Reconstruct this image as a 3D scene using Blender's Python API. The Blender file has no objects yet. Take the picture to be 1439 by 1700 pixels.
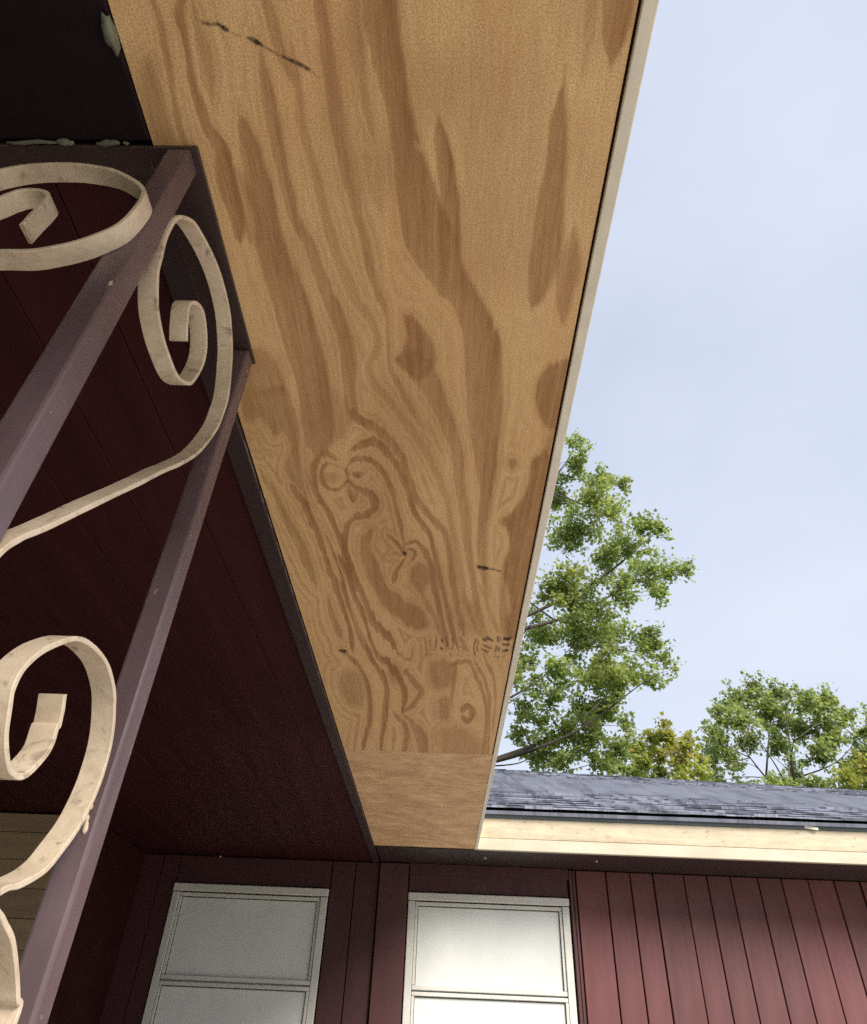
import bpy, bmesh, math, random
import numpy as np
from mathutils import Vector, Matrix, noise as mnoise
S = bpy.context.scene
C = S.collection
rnd = random.Random(7)
R_ = math.radians

# ------------------------------------------------------------------ camera
EYE = 1.5                                    # eye height; everything below is metres
cam_d = bpy.data.cameras.new('camera')
cam = bpy.data.objects.new('camera', cam_d); C.objects.link(cam)
cam_d.sensor_fit = 'AUTO'; cam_d.sensor_width = 36.0
cam_d.lens = 1119.57 / 1700.0 * 36.0
cam_d.clip_start = 0.02; cam_d.clip_end = 2000
p_, r_, y_ = 0.664921171, 0.045842213, 0.0315499716
f_ = Vector((0, math.cos(p_), math.sin(p_))); u_ = Vector((0, -math.sin(p_), math.cos(p_))); x_ = Vector((1, 0, 0))
xr = math.cos(r_) * x_ + math.sin(r_) * u_; ur = -math.sin(r_) * x_ + math.cos(r_) * u_
Rz = Matrix.Rotation(y_, 3, 'Z')
cols = [Rz @ xr, Rz @ ur, -(Rz @ f_)]
m4 = Matrix.Identity(4)
for j, c in enumerate(cols):
    for i in range(3): m4[i][j] = c[i]
m4.translation = (0, 0, EYE)
cam.matrix_world = m4
S.camera = cam

# ------------------------------------------------------------------ world, sun, exposure
SUN_EL, SUN_AZ = R_(36), R_(146)             # azimuth clockwise from +Y: behind the camera, to the right
SKY_K = 0.0445
world = bpy.data.worlds.new('World'); S.world = world; world.use_nodes = True
wn, wl = world.node_tree.nodes, world.node_tree.links
wn.clear()
out = wn.new('ShaderNodeOutputWorld'); bg = wn.new('ShaderNodeBackground'); bg.inputs[1].default_value = SKY_K
sky = wn.new('ShaderNodeTexSky'); sky.sky_type = 'NISHITA'; sky.sun_disc = False
sky.sun_elevation = SUN_EL; sky.sun_rotation = SUN_AZ; sky.dust_density = 2.0; sky.air_density = 1.0
tc = wn.new('ShaderNodeTexCoord'); mp = wn.new('ShaderNodeMapping'); mp.inputs['Scale'].default_value = (1.0, 1.0, 2.2)
n1 = wn.new('ShaderNodeTexNoise'); n1.inputs['Scale'].default_value = 1.6; n1.inputs['Detail'].default_value = 5; n1.inputs['Roughness'].default_value = .5
cr = wn.new('ShaderNodeMapRange'); cr.inputs[1].default_value = .30; cr.inputs[2].default_value = .72; cr.inputs[3].default_value = .70; cr.inputs[4].default_value = .96
mx = wn.new('ShaderNodeMix'); mx.data_type = 'RGBA'
mx.inputs[7].default_value = (3.85, 4.15, 4.85, 1)     # thin bright overcast veil, in sky units
wl.new(tc.outputs['Generated'], mp.inputs[0]); wl.new(mp.outputs[0], n1.inputs[0]); wl.new(n1.outputs[0], cr.inputs[0])
wl.new(cr.outputs[0], mx.inputs[0]); wl.new(sky.outputs[0], mx.inputs[6]); wl.new(mx.outputs[2], bg.inputs[0]); wl.new(bg.outputs[0], out.inputs[0])
sun_d = bpy.data.lights.new('sun', 'SUN'); sun_d.energy = 1.5; sun_d.angle = R_(30); sun_d.color = (1, .93, .82)
sun = bpy.data.objects.new('sun', sun_d); C.objects.link(sun)
sd = Vector((math.sin(SUN_AZ) * math.cos(SUN_EL), math.cos(SUN_AZ) * math.cos(SUN_EL), math.sin(SUN_EL)))
sun.rotation_euler = sd.to_track_quat('Z', 'Y').to_euler(); sun.location = (6, -8, 9)
S.view_settings.view_transform = 'Standard'; S.view_settings.look = 'None'
S.view_settings.gamma = 1; S.view_settings.use_curve_mapping = False
S.view_settings.exposure = 2.22
S.cycles.use_denoising = False
S.cycles.max_bounces = 8; S.cycles.sample_clamp_indirect = 2.5

# ------------------------------------------------------------------ material helpers
class NT:
    def __init__(s, name):
        s.m = bpy.data.materials.new(name); s.m.use_nodes = True
        s.n, s.l = s.m.node_tree.nodes, s.m.node_tree.links
        s.b = s.n['Principled BSDF']
    def new(s, t, **kw):
        k = s.n.new(t)
        for a, v in kw.items(): setattr(k, a, v)
        return k
    def link(s, a, b): s.l.new(a, b)
    def coords(s, scale=(1, 1, 1), kind='Object'):
        t = s.new('ShaderNodeTexCoord'); m = s.new('ShaderNodeMapping'); m.inputs['Scale'].default_value = scale
        s.link(t.outputs[kind], m.inputs[0]); return m.outputs[0]
    def noise(s, co, scale, detail=4, rough=.55, dist=0.0):
        k = s.new('ShaderNodeTexNoise'); k.inputs['Scale'].default_value = scale; k.inputs['Detail'].default_value = detail
        k.inputs['Roughness'].default_value = rough; k.inputs['Distortion'].default_value = dist
        s.link(co, k.inputs['Vector']); return k.outputs[0]
    def rng(s, v, a, b, c=0., d=1.):
        k = s.new('ShaderNodeMapRange'); s.link(v, k.inputs[0])
        for i, x in enumerate((a, b, c, d)): k.inputs[i + 1].default_value = x
        return k.outputs[0]
    def mix(s, f, a, b, mode='MIX'):
        k = s.new('ShaderNodeMix', data_type='RGBA', blend_type=mode)
        for i, v in ((0, f), (6, a), (7, b)):
            if isinstance(v, (int, float)): k.inputs[i].default_value = v
            elif isinstance(v, tuple): k.inputs[i].default_value = (*v, 1)
            else: s.link(v, k.inputs[i])
        return k.outputs[2]
    def math(s, op, a, b=None):
        k = s.new('ShaderNodeMath', operation=op)
        for i, v in enumerate((a, b)):
            if v is None: continue
            if isinstance(v, (int, float)): k.inputs[i].default_value = v
            else: s.link(v, k.inputs[i])
        return k.outputs[0]
    def attr(s, name):
        k = s.new('ShaderNodeAttribute', attribute_name=name); return k.outputs['Fac']
    def color(s, c): s.link(c, s.b.inputs['Base Color'])
    def rough(s, r):
        if isinstance(r, (int, float)): s.b.inputs['Roughness'].default_value = r
        else: s.link(r, s.b.inputs['Roughness'])
    def bump(s, h, strength=.3, dist=.002):
        k = s.new('ShaderNodeBump'); k.inputs['Strength'].default_value = strength; k.inputs['Distance'].default_value = dist
        s.link(h, k.inputs['Height']); s.link(k.outputs[0], s.b.inputs['Normal'])
    def rand(s):
        return s.new('ShaderNodeObjectInfo').outputs['Random']

def paint(name, a, b, rough=.55, scale=6, stretch=(1, 1, 1), chip=None, chip_lo=.68, fine=60, bump=.15, vary=0.0):
    t = NT(name); co = t.coords(stretch)
    big = t.noise(co, scale, 5); c = t.mix(t.rng(big, .32, .68), a, b)
    fn = t.noise(co, fine, 3)
    c = t.mix(t.rng(fn, .3, .7, 0, .35), c, tuple(x * .6 for x in a))
    if vary:
        c = t.mix(vary, c, t.mix(t.rand(), tuple(x * .45 for x in a), tuple(min(1, x * 1.7) for x in b)))
    if chip:
        n = t.noise(co, 38, 6, .65); c = t.mix(t.rng(n, chip_lo, chip_lo + .03), c, chip)
    t.color(c); t.rough(t.rng(big, .3, .7, rough - .08, rough + .1)); t.bump(fn, bump, .002)
    return t.m

M = {}
# raw sanded plywood; "grain" is the dark latewood figure of the sheet, "mark" its cracks, pin knots and mill stamp
t = NT('raw_plywood'); co = t.coords()
g = t.attr('grain'); mk = t.attr('mark')
fib = t.noise(t.coords((110, 7, 20)), 3.0, 4, .6)
tone = t.noise(t.coords((5, 1.6, 1)), 1.0, 3)
red = t.noise(t.coords((6, 2.0, 3)), 1.3, 3)
light = t.mix(t.rng(tone, .3, .7), (.79, .535, .265), (.86, .61, .325))
light = t.mix(t.rng(red, .48, .75, 0, .55), light, (.76, .44, .21))
dark = t.mix(t.rng(tone, .3, .7), (.275, .134, .050), (.36, .182, .072))
dark = t.mix(t.rng(red, .42, .7, 0, .65), dark, (.275, .115, .062))
c = t.mix(t.math('MULTIPLY', g, t.rng(fib, .25, .75, .80, 1.1)), light, dark)
c = t.mix(t.rng(fib, .35, .75, 0, .24), c, (.30, .15, .055))
spk = t.noise(t.coords(), 420, 2, .7)
c = t.mix(t.rng(spk, .36, .66, 0, .5), c, (.24, .115, .035))
c = t.mix(mk, c, (.035, .018, .012))
t.color(c); t.rough(.72); t.bump(fib, .25, .0012); t.b.inputs['Specular IOR Level'].default_value = .25
M['ply'] = t.m
t = NT('pale_plywood'); co = t.coords((3.5, 6, 3))
w1 = t.noise(co, 1.6, 5, .6, 1.4); w2 = t.noise(co, 4.5, 4, .6, .8); spk = t.noise(t.coords(), 420, 2, .7)
c = t.mix(t.rng(w1, .32, .66), (.78, .545, .31), (.50, .31, .155))
c = t.mix(t.rng(w2, .45, .72, 0, .5), c, (.44, .255, .125)); c = t.mix(t.rng(spk, .35, .7, 0, .2), c, (.25, .12, .05))
t.color(c); t.rough(.72); t.bump(w2, .2, .001); M['ply2'] = t.m
# creamy painted trim, dirt lines and flecks
t = NT('cream_fascia_paint'); co = t.coords((1, 1, 1))
n = t.noise(t.coords((2.2, 1, 14)), 2.0, 6, .62); s2 = t.noise(t.coords((1.0, 1, 1.8)), 22, 5, .7); st = t.noise(t.coords((3, 3, 3)), 3, 3)
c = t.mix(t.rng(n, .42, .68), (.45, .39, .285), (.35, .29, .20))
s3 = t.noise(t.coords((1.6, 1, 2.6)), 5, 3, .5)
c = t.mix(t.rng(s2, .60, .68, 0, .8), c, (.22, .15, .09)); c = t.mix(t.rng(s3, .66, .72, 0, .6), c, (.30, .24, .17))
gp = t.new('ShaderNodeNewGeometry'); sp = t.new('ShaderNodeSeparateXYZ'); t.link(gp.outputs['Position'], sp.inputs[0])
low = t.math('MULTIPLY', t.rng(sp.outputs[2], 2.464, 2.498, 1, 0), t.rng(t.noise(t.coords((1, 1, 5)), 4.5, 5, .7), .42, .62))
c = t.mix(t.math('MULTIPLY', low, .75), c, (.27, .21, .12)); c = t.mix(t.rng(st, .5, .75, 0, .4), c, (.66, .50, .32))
t.color(c); t.rough(.6); t.bump(n, .15, .003); M['cream'] = t.m
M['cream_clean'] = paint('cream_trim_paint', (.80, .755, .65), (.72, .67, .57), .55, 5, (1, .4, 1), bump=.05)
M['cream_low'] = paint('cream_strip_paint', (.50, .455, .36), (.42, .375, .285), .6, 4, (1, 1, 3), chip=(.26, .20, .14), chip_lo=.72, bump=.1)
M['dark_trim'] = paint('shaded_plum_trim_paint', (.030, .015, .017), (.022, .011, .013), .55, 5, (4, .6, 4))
M['beam'] = paint('dark_beam_paint', (.016, .008, .011), (.011, .006, .008), .75, 5, (1, 4, 4))
M['beam'].node_tree.nodes['Principled BSDF'].inputs['Specular IOR Level'].default_value = .12
M['ceiling'] = paint('maroon_ceiling_paint', (.058, .016, .0175), (.028, .008, .0095), .6, 2.2, (5, .5, 3), vary=.3)
M['ceiling'].node_tree.nodes['Principled BSDF'].inputs['Specular IOR Level'].default_value = .05
M['eave'] = paint('dark_eave_paint', (.030, .014, .012), (.022, .010, .010), .6, 5)
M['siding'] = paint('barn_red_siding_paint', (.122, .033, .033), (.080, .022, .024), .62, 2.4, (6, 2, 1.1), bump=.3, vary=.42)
M['siding_shaded'] = paint('shaded_siding_paint', (.056, .0105, .014), (.038, .0075, .010), .6, 2.4, (6, 2, 1.1), bump=.3, vary=.2)  # darker copy of the siding paint, porch and eave shade put into the colour
M['siding_trim'] = paint('barn_red_trim_paint', (.072, .019, .021), (.052, .014, .016), .6, 3, (4, 4, 1), vary=.1)
M['groove'] = paint('groove_shadow_backing', (.040, .012, .012), (.028, .009, .009), .8, 5)
# ornamental iron
M['groove'].node_tree.nodes['Principled BSDF'].inputs['Specular IOR Level'].default_value = .05
M['post'] = paint('plum_brown_gloss_paint', (.150, .100, .114), (.090, .058, .066), .30, 7, (2, 2, .7), chip=(.50, .43, .36), chip_lo=.672, fine=26, bump=.25)
M['plate'] = paint('brown_plate_paint', (.045, .026, .024), (.030, .018, .018), .5, 9, chip=(.40, .36, .27), chip_lo=.78)
t = NT('worn_cream_iron_paint'); co = t.coords()
n = t.noise(co, 16, 6, .65, .4); d = t.noise(co, 34, 6, .7, .6); f = t.noise(co, 150, 3)
c = t.mix(t.rng(n, .35, .66), (.66, .55, .43), (.50, .40, .29))
c = t.mix(t.rng(d, .57, .65, 0, .62), c, (.19, .125, .085)); c = t.mix(t.rng(f, .4, .75, 0, .25), c, (.40, .31, .22))
t.color(c); t.rough(.5); t.bump(d, .5, .0025); M['scroll'] = t.m
# windows
M['alum'] = paint('off_white_window_paint', (.60, .60, .57), (.52, .52, .49), .45, 6, bump=.05)
M['gasket'] = paint('dark_gasket', (.08, .075, .07), (.06, .055, .05), .6, 6)
t = NT('white_blind_fabric'); n = t.noise(t.coords((1, 1, 6)), 9, 3); c = t.mix(t.rng(n, .3, .7), (.54, .565, .555), (.50, .525, .515))
t.color(c); t.rough(.9); t.b.inputs['Specular IOR Level'].default_value = .1; M['blind'] = t.m
t = NT('frosted_window_glass'); co = t.coords((1, 1, 1))
n = t.noise(t.coords((3, 1, 2)), 1.6, 3); wv = t.new('ShaderNodeTexWave', bands_direction='Z'); wv.inputs['Scale'].default_value = 26; wv.inputs['Distortion'].default_value = .6; wv.inputs['Detail'].default_value = 2
t.link(t.coords((.4, 1, 1)), wv.inputs[0])
c = t.mix(t.rng(n, .3, .7), (.64, .66, .65), (.56, .585, .575)); c = t.mix(t.math('MULTIPLY', wv.outputs['Fac'], .16), c, (.38, .41, .41))
t.color(c); t.rough(.30); t.bump(wv.outputs['Fac'], .06, .001); t.b.inputs['Specular IOR Level'].default_value = .5; M['glass'] = t.m
# roof
t = NT('slate_grey_shingle'); gp = t.new('ShaderNodeNewGeometry'); pm = t.new('ShaderNodeMapping'); pm.inputs['Scale'].default_value = (5.0, .55, 0); t.link(gp.outputs['Position'], pm.inputs[0])
stk = t.noise(pm.outputs[0], 1.7, 5, .75)
gr = t.noise(t.coords(), 130, 3, .7); tn = t.attr('tint')
bl = t.noise(t.coords(), 3.0, 4)
c = t.mix(tn, (.10, .11, .15), (.34, .36, .46)); c = t.mix(t.rng(gr, .35, .7, 0, .35), c, (.08, .085, .11)); c = t.mix(t.rng(stk, .46, .60, 0, .8), c, (.035, .038, .055)); c = t.mix(t.rng(bl, .4, .7, 0, .3), c, (.20, .21, .25))
t.color(c); t.rough(.85); t.bump(gr, .5, .002); M['shingle'] = t.m
M['flash'] = paint('blue_grey_drip_edge', (.12, .145, .165), (.09, .11, .13), .4, 4)
M['tan_board'] = paint('weathered_tan_board', (.34, .24, .15), (.26, .175, .105), .7, 2.4, (1, 1, 9), vary=.2)
# ground
M['grass'] = paint('lawn_soil', (.07, .11, .03), (.05, .075, .025), .9, .5, fine=8)
M['concrete'] = paint('pale_concrete', (.64, .60, .54), (.57, .54, .48), .85, .6, fine=30)
M['slab'] = paint('porch_concrete', (.085, .045, .040), (.065, .036, .032), .6, .8, fine=30)
# trees
t = NT('grey_bark'); n = t.noise(t.coords((6, 6, 1.2)), 4, 5); t.color(t.mix(t.rng(n, .3, .7), (.10, .082, .065), (.045, .036, .03))); t.rough(.9); t.bump(n, .6, .02); M['bark'] = t.m
def leafmat(name, a, b, yel):
    t = NT(name); tn = t.attr('tint'); ye = t.attr('yellow')
    c = t.mix(tn, a, b); c = t.mix(ye, c, yel)
    t.color(c); t.rough(.5); t.b.inputs['Specular IOR Level'].default_value = .35
    tl = t.new('ShaderNodeBsdfTranslucent'); t.link(t.mix(.5, c, (.44, .52, .10)), tl.inputs[0])
    ms = t.new('ShaderNodeMixShader'); ms.inputs[0].default_value = .6
    t.link(t.b.outputs[0], ms.inputs[1]); t.link(tl.outputs[0], ms.inputs[2]); t.link(ms.outputs[0], t.n['Material Output'].inputs[0]); return t.m
M['leaf'] = leafmat('maple_leaf', (.14, .19, .055), (.32, .40, .14), (.42, .40, .09))
M['leaf2'] = leafmat('pale_maple_leaf', (.155, .20, .07), (.34, .41, .16), (.45, .38, .08))
M['leaf3'] = leafmat('yellowing_leaf', (.22, .27, .05), (.42, .44, .10), (.66, .33, .07))

# ------------------------------------------------------------------ object helpers
def link(o, parent=None):
    C.objects.link(o)
    if parent: o.parent = parent
    return o
def tag(o, label=None, cat=None, group=None, kind=None):
    for k, v in (('label', label), ('category', cat), ('group', group), ('kind', kind)):
        if v: o[k] = v
    return o
def thing(name, loc, label, cat, group=None):
    o = bpy.data.objects.new(name, None); o.location = loc; o.empty_display_size = .1; link(o)
    o['_'] = 1; del o['_']
    return tag(o, label, cat, group)
def worldpos(o):
    p = Vector((0, 0, 0))
    while o: p += o.location; o = o.parent
    return p
def obj(name, bm_or_me, m, parent=None, smooth=False, origin=None):
    """one mesh object; the geometry is given in world metres and kept relative to the parent"""
    if isinstance(bm_or_me, bmesh.types.BMesh):
        me = bpy.data.meshes.new(name); bm_or_me.to_mesh(me); bm_or_me.free()
    else: me = bm_or_me
    o = bpy.data.objects.new(name, me); link(o, parent)
    base = worldpos(parent) if parent else Vector((0, 0, 0))
    org = Vector(origin) if origin is not None else base
    me.transform(Matrix.Translation(-org)); o.location = org - base
    if m: me.materials.append(m)
    if smooth: me.polygons.foreach_set('use_smooth', [True] * len(me.polygons))
    return o
def box(bm, x0, x1, y0, y1, z0, z1, bev=0.0, seg=1):
    """axis box; z is given relative to the eye level so that 0.9 is the soffit"""
    z0 += EYE; z1 += EYE
    vs = [bm.verts.new(c) for c in ((x0, y0, z0), (x1, y0, z0), (x1, y1, z0), (x0, y1, z0), (x0, y0, z1), (x1, y0, z1), (x1, y1, z1), (x0, y1, z1))]
    fs = [bm.faces.new([vs[i] for i in q]) for q in ((3, 2, 1, 0), (4, 5, 6, 7), (0, 1, 5, 4), (1, 2, 6, 5), (2, 3, 7, 6), (3, 0, 4, 7))]
    if bev:
        es = list({e for f in fs for e in f.edges})
        bmesh.ops.bevel(bm, geom=es, offset=bev, segments=seg, affect='EDGES', profile=.5)
    return vs
def bx(name, m, parent, *a, bev=0.0, seg=1):
    bm = bmesh.new(); box(bm, *a, bev=bev, seg=seg); return obj(name, bm, m, parent)
def catmull(P, n=8):
    P = [np.array(p, float) for p in P]; Q = [2 * P[0] - P[1]] + P + [2 * P[-1] - P[-2]]; o = []
    for i in range(1, len(Q) - 2):
        a, b, c, d = Q[i - 1:i + 3]
        for k in range(n):
            t = k / n
            o.append(.5 * ((2 * b) + (c - a) * t + (2 * a - 5 * b + 4 * c - d) * t * t + (-a + 3 * b - 3 * c + d) * t ** 3))
    o.append(P[-1]); return np.array(o)
def tube(bm, pts, rad, n=6):
    rings = []
    pts = [Vector(p) for p in pts]
    for i, p in enumerate(pts):
        d = (pts[min(i + 1, len(pts) - 1)] - pts[max(i - 1, 0)]).normalized()
        a = d.orthogonal().normalized() if i == 0 else (a - d * a.dot(d)).normalized()
        b = d.cross(a); r = rad[i] if hasattr(rad, '__len__') else rad
        rings.append([bm.verts.new(p + r * (math.cos(k * math.tau / n) * a + math.sin(k * math.tau / n) * b)) for k in range(n)])
    for A, B in zip(rings, rings[1:]):
        for k in range(n): bm.faces.new((A[k], A[(k + 1) % n], B[(k + 1) % n], B[k]))
    bm.faces.new(rings[0][::-1]); bm.faces.new(rings[-1])

# ------------------------------------------------------------------ ground
def sheet(name, m, x0, x1, y0, y1, z):
    bm = bmesh.new(); bm.faces.new([bm.verts.new(c) for c in ((x0, y0, z), (x1, y0, z), (x1, y1, z), (x0, y1, z))])
    return tag(obj(name, bm, m), kind='structure')
sheet('ground', M['grass'], -900, 900, -900, 900, -.10)
sheet('bounce_driveway', M['concrete'], -.15, 14, -18, 4.84, -.05)  # unseen pale ground, added to bounce light up onto the soffit
bm = bmesh.new(); box(bm, -5.8, -.18, -2.2, 4.84, -.045 - EYE, .06 - EYE, bev=.012)
tag(obj('porch_floor', bm, M['slab']), kind='structure')

# ================================================================== HOUSE
YF, YW = 4.361, 4.86                         # fascia face and siding face
house = thing('house', (3.2, YW, -.05), 'low barn red board-sided house with grey shingle roof and two white windows', 'house')
wall = bx('wall', M['groove'], house, -6.0, 8.6, YW + .004, 5.1, -1.55, 1.06)
def board(x0, x1, parent, m, y0=YW - .016, z0=-1.45, z1=.897, dy=0.0, lean=0.0):
    bm = bmesh.new(); vs = box(bm, x0, x1, y0 + dy, YW + .003, z0, z1, bev=.0025)
    return obj('siding_board', bm, m, parent, origin=((x0 + x1) / 2, YW, EYE - .3))
# boards right of the second window: measured joints first, then a running pattern
xs = [.862, 1.057, 1.212, 1.357, 1.553, 1.701, 1.849, 2.023, 2.174, 2.341, 2.502]
while xs[-1] < 8.4: xs.append(xs[-1] + rnd.choice((.148, .155, .165, .19)))
for a, b in zip(xs, xs[1:]):
    g = rnd.uniform(.0026, .0056)
    board(a + g, b - g, wall, M['siding'], dy=rnd.uniform(-.004, .003))
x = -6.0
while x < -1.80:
    w = rnd.choice((.148, .155, .19)); board(x + .003, min(x + w, -1.692) - .003, wall, M['siding_shaded'], dy=rnd.uniform(-.003, .003)); x += w
board(-.698, -.552, wall, M['siding_shaded']); board(-.546, -.398, wall, M['siding_shaded'])
board(-1.69, -.705, wall, M['siding_shaded'], z0=.742); board(-.2, .806, wall, M['siding_shaded'], z0=.742)
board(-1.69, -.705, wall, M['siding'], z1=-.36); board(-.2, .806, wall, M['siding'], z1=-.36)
bx('trim_board', M['siding_trim'], house, -.39, -.206, YW - .042, YW + .002, -1.45, .896, bev=.003)
bx('trim_board', M['siding_trim'], house, .818, .838, YW - .026, YW + .002, -1.45, .896, bev=.003)
bx('trim_board', M['siding_trim'], house, .841, .858, YW - .020, YW + .002, -1.45, .896, bev=.003)
bx('eave_soffit', M['eave'], house, -.39, 8.6, YF + .012, YW + .1, .903, .918)
bx('eave_shade_strip', M['siding_shaded'], house, -.2, .815, YW - .034, YW - .017, .84, .902, bev=.003)  # added dark strip, stands in for the shade under the eave

def window(x0, x1, right_only, label):
    w = thing('window', (0, 0, 0), None, None); w.parent = house
    w.location = Vector(((x0 + x1) / 2, YW, EYE + .2)) - worldpos(house)
    if label: w['label'] = label
    zt, zb, zr = .735, -.34, .228
    A = M['alum']
    bx('head_casing', A, w, x0, x1, YW - .040, YW + .003, zt - .042, zt, bev=.004)
    bx('window_frame', A, w, x0 + .002, x0 + .045, YW - .032, YW + .003, zb, zt - .046, bev=.003)
    bx('window_frame', A, w, x1 - .045, x1 - .002, YW - .032, YW + .003, zb, zt - .046, bev=.003)
    bx('sill', A, w, x0 - .02, x1 + .02, YW - .055, YW + .003, zb - .04, zb - .002, bev=.004)
    a, b = x0 + .047, x1 - .047
    def sash(z0, z1, y):
        s = bpy.data.objects.new('sash', None); link(s, w); s.location = (0, 0, 0)
        t_ = .020
        bx('sash_rail', A, s, a, b, y - .010, y + .012, z1 - t_, z1, bev=.003)
        bx('sash_rail', A, s, a, b, y - .014, y + .012, z0, z0 + t_ + .004, bev=.003)
        bx('sash_stile', A, s, a, a + .016, y - .009, y + .011, z0 + t_ + .005, z1 - t_ - .001, bev=.002)
        bx('sash_stile', A, s, b - .016, b, y - .009, y + .011, z0 + t_ + .005, z1 - t_ - .001, bev=.002)
        bx('gasket', M['gasket'], s, a + .0165, b - .0165, y + .004, y + .007, z1 - t_ - .006, z1 - t_ - .0005)
        bx('gasket', M['gasket'], s, b - .020, b - .0165, y + .004, y + .007, z0 + t_ + .006, z1 - t_ - .007)
        bx('gasket', M['gasket'], s, a + .0165, a + .020, y + .004, y + .007, z0 + t_ + .006, z1 - t_ - .007)
        bx('pane', M['glass'], s, a + .017, b - .017, y + .0075, y + .0105, z0 + t_ + .005, z1 - t_ - .0005)
    sash(zr + .004, zt - .049, YW - .012); sash(zb, zr - .004, YW - .006 - .016)
    # cellular blind behind the glass: small horizontal pleats
    me = bpy.data.meshes.new('blind'); V = []; F = []; n = 92
    for i in range(n + 1):
        z = zb + .01 + (zt - .05 - zb - .01) * i / n; yy = YW + .0008 + (.0005 if i % 2 else 0)
        sx = .004 * math.sin(i * .11)
        V += [(a + .001, yy, z + EYE), ((a + b) / 2, yy + .0004, z + EYE - .004), (b - .001, yy, z + EYE + .0)]
    for i in range(n):
        q = 3 * i; F += [(q, q + 1, q + 4, q + 3), (q + 1, q + 2, q + 5, q + 4)]
    me.from_pydata(V, [], F); obj('blind', me, M['blind'], w)
    return w
window(-1.69, -.705, False, 'shaded window under the porch, left of the red trim board')
window(-.2, .806, True, 'brightly lit window right of the red trim board')

# fascia of the main eave
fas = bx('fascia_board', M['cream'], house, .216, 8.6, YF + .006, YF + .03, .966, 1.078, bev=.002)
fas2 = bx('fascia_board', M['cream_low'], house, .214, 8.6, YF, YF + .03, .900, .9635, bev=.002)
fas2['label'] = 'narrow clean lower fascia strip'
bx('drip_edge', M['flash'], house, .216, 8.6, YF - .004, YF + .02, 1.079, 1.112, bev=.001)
bm = bmesh.new(); box(bm, 2.17, 2.245, YF - .02, YF - .014, 1.083, 1.10, bev=.001)
for v in bm.verts: v.co.z += (v.co.x - 2.17) * -.14; v.co.y += (2.245 - v.co.x) * .12
f_ = obj('bent_flashing', bm, M['cream_clean'], house); f_['label'] = 'small bent piece of flashing below the shingles'

# roof: a slightly sagging slope of individual laminated shingles
YE, YR, ZE = YF - .034, 8.35, 1.124
def ridge_z(x): return 2.605 - .0225 * (x - .6)
def roof_pt(x, s, h=0.0):
    """s = 0 at the eave, 1 at the ridge; h = height above the deck"""
    zr = ridge_z(x); dz, dy = zr - ZE, YR - YE; L = math.hypot(dz, dy)
    return Vector((x, YE + dy * s - h * dz / L, EYE + ZE + dz * s + h * dy / L))
bm = bmesh.new()
for k in range(2):
    pass
q = [roof_pt(-6.3, 0, -.012), roof_pt(8.9, 0, -.012), roof_pt(8.9, 1, -.012), roof_pt(-6.3, 1, -.012)]
q2 = [p + Vector((0, 0, -.02)) for p in q]
A_ = [bm.verts.new(p) for p in q]; B_ = [bm.verts.new(p) for p in q2]
bm.faces.new(A_); bm.faces.new(B_[::-1])
for i in range(4): bm.faces.new((B_[i], B_[(i + 1) % 4], A_[(i + 1) % 4], A_[i]))
# the far slope and the rear wall close the volume
back = [bm.verts.new(p) for p in (roof_pt(8.9, 1, -.012), Vector((8.9, 12.4, EYE + 1.1)), Vector((-6.3, 12.4, EYE + 1.1)), roof_pt(-6.3, 1, -.012))]
bm.faces.new(back[::-1])
roof = obj('roof', bm, M['shingle'], house)
bx('rear_wall', M['siding_trim'], house, -6.0, 8.6, 11.9, 12.1, -1.55, 1.2)
for sx in (-6.0, 8.5):
    bm = bmesh.new(); a = roof_pt(sx, 1, -.05)
    pts = [(sx, 5.1, -.05), (sx, 11.9, -.05), (sx, 11.9, EYE + 1.2), (sx, YR, a.z - .05), (sx, 5.1, EYE + 1.05)]
    v0 = [bm.verts.new(p) for p in pts]; v1 = [bm.verts.new((p[0] + .1, p[1], p[2])) for p in pts]
    bm.faces.new(v0[::-1]); bm.faces.new(v1)
    for i in range(5): bm.faces.new((v0[i], v0[(i + 1) % 5], v1[(i + 1) % 5], v1[i]))
    obj('gable_wall', bm, M['siding_trim'], house)
LR = math.hypot(ridge_z(1) - ZE, YR - YE); EXPO = .15; NR = int(LR / EXPO)
many = []
count = 0
def shingle_verts(x0, x1, r, th):
    s0, s1 = r * EXPO / LR, min(1.0, (r * EXPO + .19) / LR)
    h = .004 + rnd.uniform(0, .003)
    j = rnd.uniform(-.004, .004) / LR
    return [roof_pt(x0, s0 + j, h), roof_pt(x1, s0 + j, h), roof_pt(x1, s1, -.004), roof_pt(x0, s1, -.004),
            roof_pt(x0, s0 + j, h + th), roof_pt(x1, s0 + j, h + th), roof_pt(x1, s1, -.001), roof_pt(x0, s1, -.001)]
QF = ((3, 2, 1, 0), (4, 5, 6, 7), (0, 1, 5, 4), (1, 2, 6, 5), (2, 3, 7, 6), (3, 0, 4, 7))
V_, F_, T_ = [], [], []
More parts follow.
